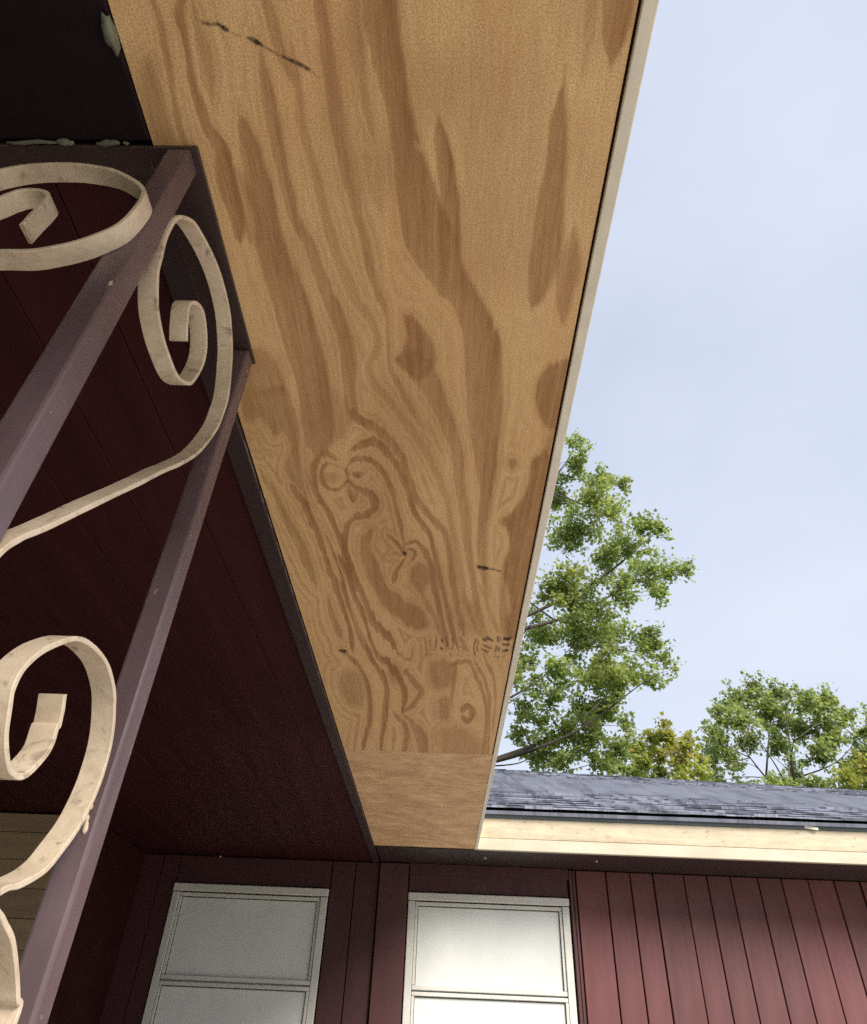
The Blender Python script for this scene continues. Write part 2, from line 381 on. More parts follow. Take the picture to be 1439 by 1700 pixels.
for r in range(NR):
    x = -6.3 + rnd.uniform(-.3, 0)
    while x < 8.9:
        w = rnd.choice((.10, .14, .17, .22, .30)); th = rnd.choice((.005, .006, .013, .017))
        a, b = max(x, -6.3), min(x + w - .0015, 8.9); tint = rnd.random()
        if b - a > .02:
            vs = shingle_verts(a, b, r, th)
            if r < 14 and .30 < a < 4.3 and count < 300:
                me = bpy.data.meshes.new('shingle'); me.from_pydata(vs, [], QF)
                at = me.attributes.new('tint', 'FLOAT', 'FACE'); at.data.foreach_set('value', [tint] * 6)
                obj('shingle', me, M['shingle'], roof, origin=vs[0]); count += 1
            else:
                k = len(V_); V_ += [tuple(v) for v in vs]; F_ += [tuple(k + i for i in f) for f in QF]; T_ += [tint] * 6
        x += w
me = bpy.data.meshes.new('shingle_field'); me.from_pydata(V_, [], F_)
me.attributes.new('tint', 'FLOAT', 'FACE').data.foreach_set('value', T_)
o = obj('shingle_field', me, M['shingle'], roof); o['kind'] = 'stuff'
x = -6.3
while x < 8.8:                                # ridge caps
    bm = bmesh.new(); a = roof_pt(x, 1, .006); b = roof_pt(min(x + .3, 8.9), 1, .018)
    for p, q in ((a, b),):
        vs = []
        for c in (p, q):
            vs += [bm.verts.new(c + Vector((0, -.14, -.05))), bm.verts.new(c + Vector((0, 0, .004))), bm.verts.new(c + Vector((0, .14, -.05)))]
        bm.faces.new((vs[0], vs[3], vs[4], vs[1])); bm.faces.new((vs[1], vs[4], vs[5], vs[2])); bm.faces.new((vs[0], vs[1], vs[2]))
    bmesh.ops.solidify(bm, geom=bm.faces[:], thickness=.006)
    o = obj('ridge_cap', bm, M['shingle'], roof)
    o.data.attributes.new('tint', 'FLOAT', 'FACE').data.foreach_set('value', [rnd.uniform(.1, .5)] * len(o.data.polygons))
    x += .27

# tan board-clad closet that comes forward at the far left of the porch
closet = bx('closet_wall', M['groove'], house, -5.9, -1.93, 3.92, 4.84, -1.44, .899)
closet['label'] = 'tan board-clad closet under the porch ceiling'
z = -1.44; 
while z < .89:
    h = .132; z1 = min(z + h, .897)
    bm = bmesh.new(); vs = box(bm, -5.9, -1.92, 3.9, 3.921, z + .002, z1, bev=.002)
    for v in bm.verts:
        if v.co.y < 3.91: v.co.y += (v.co.z - EYE - z) * .10 - .006
    obj('lap_board', bm, M['tan_board'], closet); z += h

# ================================================================== PORCH ROOF
porch = thing('porch_roof', (-1.6, 1.2, EYE + .9), 'porch overhang with raw plywood soffit, cream fascia edge and maroon plank ceiling', 'porch roof')
SX0, SX1 = -.397, .1905
YS0, YS1 = .2, 2.692
# --- the figured plywood sheet: latewood bands, knots and marks laid out along the sheet
HM = np.array([[1982.673, 1025.72, 784.939], [15.148, 2448.972, -576.483], [-.045, 1.416, 1.0]])
def chart(X, Y):
    """perspective chart of the sheet, in which the bands were measured"""
    w = HM[2, 0] * X + HM[2, 1] * Y + HM[2, 2]
    return (HM[0, 0] * X + HM[0, 1] * Y + HM[0, 2]) / w, (HM[1, 0] * X + HM[1, 1] * Y + HM[1, 2]) / w
rng_ = np.random.default_rng(5)
def vnoise(x, y, seed):
    r = np.random.default_rng(seed).random((64, 64))
    xi = np.floor(x).astype(int); yi = np.floor(y).astype(int); fx = x - xi; fy = y - yi
    fx = fx * fx * (3 - 2 * fx); fy = fy * fy * (3 - 2 * fy)
    g = lambda a, b: r[a % 64, b % 64]
    return (g(xi, yi) * (1 - fx) + g(xi + 1, yi) * fx) * (1 - fy) + (g(xi, yi + 1) * (1 - fx) + g(xi + 1, yi + 1) * fx) * fy
# each: strength, edge softness, [(x, y, half width) ...] in chart units
BANDS = [
 (.55,5,[(250,-10,5),(266,42,6),(275,87,6),(287,146,6),(297,195,6),(306,240,5),(318,300,3)]),
 (.75,6,[(300,-10,8),(296,21,8),(304,52,7),(311,87,6),(318,132,7),(332,174,8),(346,215,10),(367,250,14),(378,300,16),(390,350,14),(396,390,8)]),
 (.45,9,[(322,20,6),(332,60,10),(340,90,13),(346,130,12),(350,160,4)]),
 (.60,8,[(395,186,1),(404,215,10),(414,245,17),(424,285,20),(434,330,22),(444,380,24),(456,430,26),(475,480,28),(492,530,30),(505,580,31),(520,630,29),(527,692,27),(530,730,23)]),
 (.35,10,[(372,270,12),(392,310,20),(408,350,22),(420,390,15),(424,410,4)]),
 (.50,7,[(432,85,3),(442,150,12),(452,200,13),(462,250,12),(473,300,11),(485,340,10),(500,380,9),(515,405,10),(530,455,11),(552,505,12),(572,555,12),(580,605,12),(581,655,11),(588,690,9),(600,700,6)]),
 (.35,7,[(485,90,5),(496,160,8),(503,215,9),(515,260,9),(528,310,9),(540,360,9),(553,405,9),(572,455,10),(592,500,9),(615,530,8),(627,555,7),(625,580,7),(612,605,7),(617,630,8),(636,655,8),(653,674,7),(680,707,7),(707,747,7),(723,780,7),(740,823,6),(747,863,6),(757,913,6),(763,957,6),(772,1000,5),(786,1032,5),(800,1056,4)]),
 (.45,9,[(440,-10,8),(452,40,10),(463,80,9),(478,120,7)]),
 (.45,10,[(530,-10,10),(540,60,12),(548,120,13),(556,180,12),(566,240,11),(577,300,9),(590,345,8),(600,380,8),(611,430,8),(622,480,7),(638,506,6),(645,540,4),(645,590,4),(650,620,5),(668,650,7),(690,690,4)]),
 (.62,9,[(628,-10,27),(642,87,26),(660,174,22),(675,243,25),(692,313,33),(708,380,43),(728,430,36),(752,470,27),(772,500,25),(792,540,27),(802,590,32),(804,640,32),(804,690,29),(805,735,23),(807,775,18),(806,820,11),(802,870,9),(800,920,8),(806,975,5)]),
 (.35,10,[(585,-10,10),(592,60,14),(602,130,10),(612,200,6)]),
 (.60,6,[(725,190,1),(732,225,12),(742,280,14),(752,350,12),(758,400,6)]),
 (.62,9,[(935,130,1),(931,174,9),(927,208,15),(922,278,19),(915,330,22),(908,400,25),(898,450,22),(888,490,13),(884,506,4)]),
 (.50,11,[(950,395,8),(945,440,20),(938,480,17),(936,520,9)]),
 (.60,8,[(1030,-20,24),(1024,30,24),(1020,70,18),(1016,98,6)]),
 (.30,12,[(985,-20,10),(976,60,8),(968,110,5)]),
 (.50,6,[(690,600,20),(706,628,20),(722,655,15),(741,697,12),(757,747,10),(763,797,9),(770,847,8),(777,913,7),(784,965,6),(792,1010,5),(803,1045,4)]),
 (.55,5,[(588,690,8),(606,699,8),(640,722,8),(667,757,7),(680,797,6),(693,830,6),(720,863,6),(739,890,5),(750,947,5),(757,1000,5),(765,1040,4)]),
 (.65,4,[(588,748,4),(602,738,7),(616,733,9),(634,740,8),(648,757,6),(667,787,5),(677,813,5),(687,847,5),(707,880,5),(720,910,5),(727,947,5),(738,990,4),(748,1035,4),(756,1068,3)]),
 (.70,3.5,[(578,774,2),(588,766,4),(602,762,5),(620,769,5),(638,788,5),(650,813,5),(657,847,4),(665,880,4),(669,906,3)]),
 (.75,3,[(577,800,3),(588,806,4),(600,813,5),(614,821,7),(622,832,8),(619,846,7),(608,854,6),(590,860,5),(579,870,5),(574,890,5),(573,915,5),(579,947,5),(587,975,4)]),
 (.45,3,[(572,780,1.5),(562,773,2),(551,767,2.5),(541,771,4)]),
 (.75,3,[(541,770,3),(535,784,5),(536,797,5),(545,811,4),(556,815,3),(568,811,3),(576,801,2)]),
 (.5,2.5,[(583,804,1.5),(580,815,3),(584,828,2.5),(590,836,1.5),(593,822,3),(588,808,1.5)]),
 (.6,3,[(586,788,2),(594,787,5),(601,786,4)]),
 (.35,4,[(545,793,9),(556,793,9)]),
 (.65,4,[(562,762,3),(546,752,5),(530,757,6),(521,772,6),(520,795,6),(525,817,5),(538,840,5),(549,858,5),(571,907,5),(590,957,5),(605,1000,6),(620,1032,7),(637,1050,7),(652,1072,5)]),
 (.70,3,[(498,700,3),(503,740,4),(505,780,4),(513,830,5),(528,868,5),(542,895,5),(556,930,5),(567,962,5),(579,1003,4),(590,1035,4),(600,1066,5),(615,1095,5),(634,1125,5),(640,1155,5),(637,1187,5),(634,1225,4),(634,1250,3)]),
 (.70,3,[(490,815,5),(505,835,6),(518,868,5),(534,905,5),(548,945,5),(560,980,5),(572,1020,4),(580,1050,4),(584,1072,3)]),
 (.65,3,[(566,925,3),(575,950,4),(588,990,4),(602,1025,4),(613,1062,4),(628,1090,5),(648,1108,6),(664,1132,5),(670,1155,5),(667,1175,3)]),
 (.45,5,[(440,790,4),(459,820,5),(473,855,7),(490,890,8),(505,925,8),(520,960,5)]),
 (.50,6,[(545,1000,3),(552,1025,6),(562,1050,6)]),
 (.65,4,[(575,1088,3),(595,1112,4),(609,1140,4),(613,1170,4),(611,1200,5),(604,1235,4)]),
 (.55,5,[(656,1187,3),(668,1200,4),(674,1220,5),(671,1248,4)]),
 (.55,4,[(668,1181,2),(680,1172,5),(692,1160,6),(700,1148,5),(690,1135,6),(676,1120,6)]),
 (.5,5,[(672,1190,3),(684,1200,6),(697,1222,10),(700,1248,9)]),
 (.65,3,[(646,890,3),(655,900,4),(666,914,3)]),
 (.60,3,[(677,905,3),(685,900,3),(696,904,4),(708,922,5),(717,948,5),(724,985,5),(734,1030,4),(742,1062,4)]),
 (.65,2.5,[(676,916,2),(684,914,3),(688,922,3),(683,930,2)]),
 (.65,3,[(670,926,2),(664,936,3),(657,947,4),(654,960,4)]),
 (.45,3,[(651,921,3),(662,920,3)]),
 (.40,3.5,[(700,985,4),(712,1010,5),(724,1032,4),(736,1064,3)]),
 (.55,3,[(753,1104,3),(768,1101,4),(781,1106,4),(792,1127,4),(802,1152,3),(807,1178,3),(806,1210,3),(804,1248,3)]),
 (.50,3,[(790,1100,3),(804,1128,3),(812,1160,3),(813,1200,3),(811,1240,2)]),
 (.45,3,[(755,1108,3),(753,1135,3),(751,1160,2)]),
 (.45,3,[(808,1098,3),(820,1130,3),(823,1165,3),(821,1200,2)]),
 (.65,3,[(768,1181,4),(774,1172,5),(783,1176,5),(785,1190,5),(777,1198,5),(769,1192,4)]),
 (.45,4,[(660,1086,3),(672,1098,3),(682,1094,3),(684,1080,2)]),
 (.35,5,[(800,985,4),(812,1015,5),(826,1040,4)]),
 (.45,6,[(838,950,5),(834,1000,7),(842,1045,8)]),
]
BLOBS = [
 (.62,5,[(668,520),(685,520),(702,542),(717,565),(723,590),(716,612),(705,628),(690,630),(672,618),(655,600),(655,592),(668,580),(674,565),(672,545)]),
 (.58,5,[(910,610),(935,596),(952,600),(945,660),(935,705),(912,712),(893,690),(887,660),(893,632)]),
 (.45,10,[(905,720),(935,710),(928,760),(900,765)]),
 (.62,4,[(906,745),(916,780),(908,850),(898,900),(885,960),(862,1060),(842,1050),(846,1000),(838,950),(848,905),(842,880),(830,866),(846,852),(864,832),(876,800),(882,765)]),
 (.50,4,[(842,763),(850,759),(859,764),(857,774),(848,778),(841,772)]),
 (.50,4,[(398,640),(430,650),(470,640),(488,670),(500,720),(512,790),(514,828),(500,814),(482,798),(473,772),(482,740),(468,714),(456,724),(446,710),(430,694),(420,703),(404,694)]),
 (.45,7,[(408,585),(428,575),(450,590),(475,640),(440,655),(405,640)]),
 (.58,4,[(600,888),(614,876),(622,880),(617,905),(628,930),(640,965),(668,990),(700,1010),(712,1040),(690,1044),(655,1022),(632,1000),(612,960),(600,925)]),
 (.50,4,[(683,940),(700,934),(710,945),(713,968),(702,985),(688,975),(680,958)]),
 (.42,8,[(562,1120),(582,1112),(600,1128),(606,1150),(598,1172),(578,1168),(562,1145)]),
 (.50,6,[(714,1100),(735,1092),(752,1108),(752,1135),(738,1147),(718,1142),(710,1122)]),
 (.50,5,[(720,1162),(742,1158),(750,1172),(746,1194),(730,1200),(718,1186)]),
 (.42,7,[(640,1098),(658,1100),(668,1122),(658,1140),(644,1128)]),
 (.40,8,[(720,1212),(760,1205),(800,1230),(800,1262),(730,1262)]),
 (.40,6,[(588,700),(560,640),(548,660),(552,720),(566,735)]),
 (.30,10,[(760,990),(790,1000),(800,1040),(770,1060),(748,1030)]),
 (.40,10,[(250,90),(270,150),(290,235),(262,240),(240,180),(232,110)]),
]
LIGHTS = [
 (.8,3,[(483,640,4),(492,680,4),(500,713,4),(503,760,4),(507,800,4),(520,845,3),(534,878,3),(552,925,3),(566,965,2)]),
 (.7,5,[(560,745,8),(570,765,5)]),
 (.6,4,[(690,235,2),(700,246,4),(704,225,3)]),
 (.6,3,[(820,552,1),(822,540,4),(828,520,5)]),
 (.5,4,[(582,1000,2),(594,1040,2),(606,1072,2)]),
 (.6,5,[(727,1180,3),(722,1150,3),(728,1215,3),(727,1250,3)]),
]
MARKS = [
 (.8,2,[(336,37,2),(350,40,3),(362,41,3),(376,49,4)]),(.45,1.5,[(376,49,1),(390,57,1.2),(400,61,1)]),(.85,2,[(412,63,2),(424,68,4),(434,75,3)]),
 (.55,1.5,[(434,75,1.5),(450,84,2),(462,92,1.2)]),(.75,2,[(468,93,1.5),(485,101,3),(500,108,3.5),(512,115,2)]),(.4,1.5,[(512,115,1),(530,129,1)]),
 (.95,1.2,[(671,918,2.4),(673,920,2.4)]),(.8,1.5,[(794,941,3),(801,943,3.5),(810,944,2)]),(.65,1.2,[(810,944,1.3),(822,946,1.5),(832,949,1.2)]),
 (.9,1.2,[(564,1080,2),(570,1081,2.6),(573,1082,1.6)]),(.35,2,[(574,779,2),(577,788,3),(576,798,2)]),
 (.3,3,[(590,790,2),(596,792,3)]),(.25,3,[(583,815,2),(586,826,4),(585,833,2)]),
]
# the mill stamp: one smeared, unreadable row of print
for amt, soft, pts in ((.45,1.5,[(120,150,9),(135,250,10),(140,390,14)]),(.4,2,[(180,180,14),(200,290,14)]),(.6,1.2,[(275,150,10),(265,285,12)]),(.45,1.5,[(150,375,8),(285,370,8)]),
  (.7,1.2,[(350,180,12),(345,215,9)]),(.75,1.2,[(340,290,16),(362,305,14)]),(.55,1.2,[(400,130,10),(420,250,12)]),(.6,1.2,[(485,150,10),(500,235,9),(482,300,10)]),(.45,1.2,[(462,360,12),(475,400,9)]),
  (.38,2,[(590,150,18),(640,240,24),(680,310,20)]),(.3,2,[(640,300,20),(610,270,14)]),(.4,1.5,[(560,375,16),(590,385,9)]),
  (.7,1,[(800,170,12),(775,300,10),(800,400,11)]),(.65,1,[(835,170,9),(818,320,12)]),(.75,1.2,[(905,175,18),(960,160,22),(1020,190,14)]),(.6,1.2,[(900,245,12),(960,280,18),(1010,290,12)]),(.75,1,[(880,305,12),(960,338,14)]),(.4,1.2,[(890,365,10),(960,360,8)]),
  (.7,1.2,[(1095,145,12),(1100,200,13)]),(.5,1.2,[(1135,140,8),(1130,200,9)]),(.8,1,[(1078,270,12),(1062,335,11)]),(.7,1,[(1112,280,11),(1105,335,9)]),
  (.9,1.2,[(1185,165,20),(1225,170,26),(1262,150,12)]),(.8,1.2,[(1170,240,15),(1230,245,18)]),(.9,1.2,[(1160,325,16),(1210,320,20)]),(.6,1.2,[(1305,190,9),(1285,330,14)]),(.35,1.2,[(1040,400,16),(1110,412,12)]),(.4,1.2,[(1150,402,14),(1180,400,9)])):
    MARKS.append((amt * .85, soft, [(690 + a / 8, 1040 + b / 8, w / 8) for a, b, w in pts]))

def _fade(pts):
    a, b = pts[0], pts[-1]; q = pts[-2]
    e = (b[0] + (b[0] - q[0]) * .55, b[1] + (b[1] - q[1]) * .55, .2); r = pts[1]
    st = (a[0] - (r[0] - a[0]) * .55, a[1] - (r[1] - a[1]) * .55, .2)
    return [st] + list(pts) + [e]
BANDS = [(a, s_, _fade(q)) for a, s_, q in BANDS]

NXg = 280
ys = [YS0]
while ys[-1] < YS1: ys.append(ys[-1] + .0020 + .0022 * (ys[-1] - .2))
ys = np.array(ys); ys = YS0 + (ys - YS0) * (YS1 - YS0) / (ys[-1] - YS0); NYg = len(ys)
xsg = np.linspace(SX0, SX1, NXg)
GX, GY = np.meshgrid(xsg, ys); PX, PY = chart(GX, GY)
PX0, PY0 = PX.copy(), PY.copy()
PX = PX + 4 * (vnoise(PX / 60, PY / 90, 1) - .5) + 3.0 * (vnoise(PX / 17, PY / 40, 2) - .5) + 2.6 * (vnoise(PX / 4, PY / 30, 3) - .5)
PY = PY + 6 * (vnoise(PX / 45, PY / 60, 4) - .5) + 8 * (vnoise(PX / 5, PY / 40, 5) - .5)
NEAR = np.full(PX.shape, 60.0)                # distance to the nearest drawn band, for the finer bands between
FINE = np.zeros(PX.shape)
def stroke_mask(pts, soft, PX, PY, asym=0.0, shade=0.0, near=False):
    P = catmull([(a, b, h) for a, b, h in pts], 6)
    out = np.zeros_like(PX); pad = P[:, 2].max() + soft * 2 + (75 if near else 8)
    sel = (PX > P[:, 0].min() - pad) & (PX < P[:, 0].max() + pad) & (PY > P[:, 1].min() - pad) & (PY < P[:, 1].max() + pad)
    x, y = PX[sel], PY[sel]; best = np.full(x.shape, -1e9); side = np.zeros(x.shape); dist = np.full(x.shape, 1e9)
    for (ax, ay, ah), (bx_, by_, bh) in zip(P, P[1:]):
        dx, dy = bx_ - ax, by_ - ay; L = dx * dx + dy * dy + 1e-9
        tt = np.clip(((x - ax) * dx + (y - ay) * dy) / L, 0, 1)
        ex, ey = x - (ax + tt * dx), y - (ay + tt * dy)
        d = np.hypot(ex, ey); sg = np.sign(ex * dy - ey * dx)
        sf = soft * (1 + asym * sg)
        hh = ah + tt * (bh - ah); q = (hh - d) / np.maximum(sf, .8); m = q > best
        side = np.where(m, sg * np.clip(d / (hh + 1), 0, 1), side); best = np.where(m, q, best); dist = np.minimum(dist, d - hh)
    v = np.clip(best * .5 + .5, 0, 1); out[sel] = v * v * (3 - 2 * v) * (1 - shade * .5 + shade * .5 * side)
    if near: NEAR[sel] = np.minimum(NEAR[sel], dist)
    return out
def poly_mask(pts, soft, PX, PY):
    P = catmull(list(pts) + [pts[0]], 6)
    sel = (PX > P[:, 0].min() - 70) & (PX < P[:, 0].max() + 70) & (PY > P[:, 1].min() - 70) & (PY < P[:, 1].max() + 70)
    x, y = PX[sel], PY[sel]; d = np.full(x.shape, 1e9); ins = np.zeros(x.shape, bool)
    for (ax, ay), (bx_, by_) in zip(P, P[1:]):
        dx, dy = bx_ - ax, by_ - ay; L = dx * dx + dy * dy + 1e-9
        tt = np.clip(((x - ax) * dx + (y - ay) * dy) / L, 0, 1)
        d = np.minimum(d, np.hypot(x - (ax + tt * dx), y - (ay + tt * dy)))
        c = ((ay > y) != (by_ > y)) & (x < dx * (y - ay) / (dy + 1e-12) + ax); ins ^= c
    s = np.where(ins, d, -d); NEAR[sel] = np.minimum(NEAR[sel], -s); v = np.clip(s / soft * .5 + .5, 0, 1); out = np.zeros_like(PX); out[sel] = v * v * (3 - 2 * v); return out
keep = np.ones_like(PX)
for amt, soft, pts in BANDS:
    keep *= 1 - min(.97, amt * (1.42 if max(q[2] for q in pts) > 18 else 1.55)) * stroke_mask(pts, soft * .48, PX, PY, .5, .4, True)
for amt, soft, pts in BLOBS:
    keep *= 1 - min(.9, amt * 1.28) * poly_mask(pts, soft * 1.2, PX, PY)
grain = (1 - keep) * np.clip(.66 + .34 * vnoise(GX * 95, GY * 3.2, 41) + .34 * vnoise(GX * 230, GY * 6, 42), 0, 1.12)
for amt, soft, pts in LIGHTS:
    grain *= 1 - amt * stroke_mask(pts, soft, PX, PY)
# finer bands that follow the drawn ones, as the growth rings do
wob = vnoise(PX0 / 70, PY0 / 130, 31); low = 1 / (1 + np.exp(-(PY0 - 690) / 40)); wav = (15 + 10 * vnoise(PX0 / 120, PY0 / 200, 32)) * (1 - .38 * low)
ph = NEAR / wav + .5 * wob + .25 * vnoise(PX / 14, PY / 70, 34)
rg = .5 + .5 * np.cos(2 * np.pi * (ph - .62)); rg = np.clip(rg, 0, 1) ** 1.6
calm = 1 / (1 + np.exp(-(PX0 - 730) / 25)) / (1 + np.exp(-(600 - PY0) / 40))
amp = (1 - .75 * calm) * (.28 + .22 * low) * np.clip((NEAR - 1.5) / 5, 0, 1) * np.clip(1.25 - NEAR / 44, 0, 1) * np.clip(.15 + 1.5 * vnoise(PX0 / 55, PY0 / 150, 33), .1, 1)
grain = 1 - (1 - grain) * (1 - amp * rg)
cloud = .30 * np.clip((vnoise(PX0 / 80, PY0 / 140, 36) - .45) * 2.4, 0, 1)
grain = 1 - (1 - grain) * (1 - cloud)
fld = GX * 42 + .9 * vnoise(GX * 9, GY * 3, 11) * 5 + .35 * np.sin(GY * 2.1)
sec = np.abs((fld % 1.0) - .5) * 2
grain = np.clip(grain + .12 * np.clip(sec - .35, 0, 1) * vnoise(GX * 6, GY * 2.5, 12) + .08 * (vnoise(GX * 260, GY * 18, 13) - .5), 0, 1)
mark = np.zeros_like(PX)
for amt, soft, pts in MARKS:
    mark = np.maximum(mark, min(1, amt * 1.3) * stroke_mask(pts, soft, PX0 + 2.2 * (vnoise(PX0 / 3, PY0 / 3, 21) - .5), PY0 + 2.2 * (vnoise(PX0 / 3, PY0 / 3, 22) - .5)))
mark *= .62 + .38 * np.clip(vnoise(PX0 / 4, PY0 / 4, 23) * 1.6, 0, 1)
me = bpy.data.meshes.new('soffit_panel')
nb = NXg * NYg
Vb = np.stack([GX.ravel(), GY.ravel(), np.full(nb, EYE + .9)], 1)
idx = np.arange(nb).reshape(NYg, NXg)
quads = np.stack([idx[:-1, :-1], idx[1:, :-1], idx[1:, 1:], idx[:-1, 1:]], -1).reshape(-1, 4)   # faces look down
top = nb + np.arange(4)
Vt = np.array([(SX0, YS0, EYE + .909), (SX1, YS0, EYE + .909), (SX1, YS1, EYE + .909), (SX0, YS1, EYE + .909)])
me.from_pydata(np.vstack([Vb, Vt]).tolist(), [], quads.tolist() + [top.tolist(), [int(x) for x in idx[0, :]] + [int(top[1]), int(top[0])],
    [int(x) for x in idx[:, 0][::-1]] + [int(top[0]), int(top[3])], [int(x) for x in idx[-1, :][::-1]] + [int(top[3]), int(top[2])], [int(x) for x in idx[:, -1]] + [int(top[2]), int(top[1])]])
for nm, arr in (('grain', grain), ('mark', mark)):
    at = me.attributes.new(nm, 'FLOAT', 'POINT'); at.data.foreach_set('value', np.concatenate([arr.ravel(), np.zeros(4)]).astype('f4'))
o = obj('soffit_panel', me, M['ply'], porch); o['label'] = 'long raw plywood soffit sheet with bold knots and wavy grain'
o = bx('soffit_panel', M['ply2'], porch, SX0, .2095, YS1 + .002, 4.357, .900, .909); o['label'] = 'pinkish soffit sheet at the house end, laid cross-grain'
bx('soffit_panel', M['ply2'], porch, SX0, SX1, -4.2, YS0 - .002, .9003, .909)
bx('edge_filler', M['groove'], porch, SX1 + .0002, .2098, -4.2, YS1, .9045, .912)
bx('fascia_board', M['cream_clean'], porch, .1945, .2125, -4.2, 4.3605, .897, 1.115, bev=.0015)
bx('roof_edge', M['flash'], porch, .2126, .222, -4.2, 4.34, 1.08, 1.118)
# ceiling planks
z0, z1 = .906, .92
X = -.4445; k = 0
edges = [-.4445, -.554, -.700, -.846, -.992]
while edges[-1] > -5.8: edges.append(edges[-1] - .146)
for a, b in zip(edges[1:], edges):
    bm = bmesh.new(); box(bm, a + .0012, b - .0012, .395, YW - .002, z0 + rnd.uniform(-.0007, .0007), z1, bev=.0013)
    obj('ceiling_plank', bm, M['ceiling'], porch, origin=((a + b) / 2, 2.6, EYE + z0))
bx('ceiling_backing', M['groove'], porch, -5.9, -.4, -4.2, YW - .002, .9215, .94)
bx('edge_trim', M['dark_trim'], porch, -.4425, -.3995, .395, 4.82, .894, .92, bev=.004, seg=2)
bx('end_trim', M['eave'], porch, -.396, .2, 4.36, 4.37, .893, .915)
bx('header_beam', M['beam'], porch, -5.8, -.3985, -.25, .3875, .896, .92, bev=.003)
bm = bmesh.new()                              # broken light edge of old paint between trim and plywood
y = .93
while y < 2.1:
    l = rnd.uniform(.03, .12); wd = rnd.uniform(.0005, .0015)
    pts = [(-.3992 + rnd.uniform(-.0012, .0004), y + l * i / 4, EYE + .8935) for i in range(5)]
    tube(bm, pts, [wd * .5, wd, wd * .8, wd, wd * .3], 5); y += l + rnd.uniform(.0, .05) * (1 + (y > 1.4))
obj('paint_seam', bm, paint('grey_raw_edge', (.20, .17, .15), (.12, .10, .09), .7, 30), porch)
bm = bmesh.new()                              # caulk ridge where beam and iron plate meet
for a, b, w in ((-.585, -.52, .0030), (-.52, -.497, .0048), (-.468, -.437, .0040), (-.433, -.425, .0022)):
    n = 7; tube(bm, [(a + (b - a) * i / (n - 1), .388 + rnd.uniform(-.0015, .0015), EYE + .893) for i in range(n)], [w * (.25 + .9 * math.sin(math.pi * (i + .4) / n) * rnd.uniform(.6, 1)) for i in range(n)], 6)
obj('caulk_line', bm, paint('old_caulk', (.15, .15, .11), (.10, .10, .075), .7, 20), porch, True)
bm = bmesh.new(); bmesh.ops.create_icosphere(bm, subdivisions=3, radius=1)
for v in bm.verts:
    n = mnoise.noise(v.co * 1.7); v.co = Vector((-.4025 + .0075 * v.co.x * (1 + .5 * n), .268 + .019 * v.co.y * (1 + .35 * n), EYE + .893 + .008 * v.co.z)) + Vector((.004 * v.co.y * abs(v.co.y), 0, 0)) * 0
obj('caulk_lump', bm, paint('grey_green_caulk', (.19, .20, .15), (.14, .15, .11), .6, 60), porch, True)
for (a, b, c) in ((-1.435, 4.835, .895), (.271, 4.6, .9), (.949, 4.562, .9)):
    bm = bmesh.new(); bmesh.ops.create_uvsphere(bm, u_segments=8, v_segments=6, radius=.006, matrix=Matrix.Translation((a, b - .004, EYE + c)))
    obj('nail_head', bm, M['alum'], house if a > 0 else porch, True)
# roof covering of the porch; unseen rear part lengthened to block sky light
bm = bmesh.new(); vs = box(bm, -5.9, .21, -4.2, 4.34, 1.119, 1.15)
for v in bm.verts: v.co.z += max(0, .21 - v.co.x) * .05
obj('porch_deck', bm, M['flash'], porch)

# ================================================================== IRON CORNER COLUMN
col = thing('iron_column', (-.36, .57, .06), 'ornamental iron corner column with plum square posts and cream scrolls', 'porch column')
FLOOR = .06 - EYE
def post(x1, y1, w=.030):
    bm = bmesh.new(); box(bm, x1 - w, x1, y1 - w, y1, FLOOR, .8925, bev=.0035, seg=2)
    return obj('post', bm, M['post'], col)
P1 = post(-.346, .4245, .0315); P2 = post(-.341, .7435, .030); P3 = post(-.72, .4245, .030)
bx('top_plate', M['plate'], col, -.403, -.338, .392, .746, .893, .8985, bev=.001)
bx('top_plate', M['plate'], col, -.76, -.4035, .392, .430, .893, .8985, bev=.001)
bx('base_plate', M['plate'], col, -.76, -.334, .388, .75, FLOOR, FLOOR + .006)
def ribbon(pts, plane, off, wid, th, n=7):
    """flat bar bent along pts in a vertical plane. plane 'x': pts are (y, z) at x = off going to off - wid; plane 'y': pts are (x, z), y = off .. off + wid"""
    P = catmull(pts, n); bm = bmesh.new(); rings = []
    for i in range(len(P)):
        d = P[min(i + 1, len(P) - 1)] - P[max(i - 1, 0)]; d /= np.hypot(*d) + 1e-9; nn = np.array((-d[1], d[0]))
        k = th * .5 * (1 + .18 * mnoise.noise(Vector((i * .21, off * 9, 3.1)))); e = .0007
        wob = .0012 * mnoise.noise(Vector((i * .13, 5.5, off * 7)))
        ring = []
        for s, q in ((-1, e), (-1, wid - e), (-.72, wid), (.72, wid), (1, wid - e), (1, e), (.72, 0), (-.72, 0)):
            a, b = P[i] + nn * s * k
            ring.append(bm.verts.new((off - q + wob, a, b + EYE) if plane == 'x' else (a, off + q + wob, b + EYE)))
        rings.append(ring)
    for A, B in zip(rings, rings[1:]):
        for k in range(8): bm.faces.new((A[k], A[(k + 1) % 8], B[(k + 1) % 8], B[k]))
    bm.faces.new(rings[0]); bm.faces.new(rings[-1][::-1]); bmesh.ops.recalc_face_normals(bm, faces=bm.faces[:])
    return bm
def weld(bm, c, r):
    for k in range(5):
        m = Matrix.Translation(Vector(c) + Vector((rnd.uniform(-r, r), rnd.uniform(-r, r), rnd.uniform(-2.2 * r, 2.2 * r)))) @ Matrix.Diagonal((1, 1, 1.7, 1))
        bmesh.ops.create_icosphere(bm, subdivisions=2, radius=r * rnd.uniform(.6, 1.0), matrix=m)
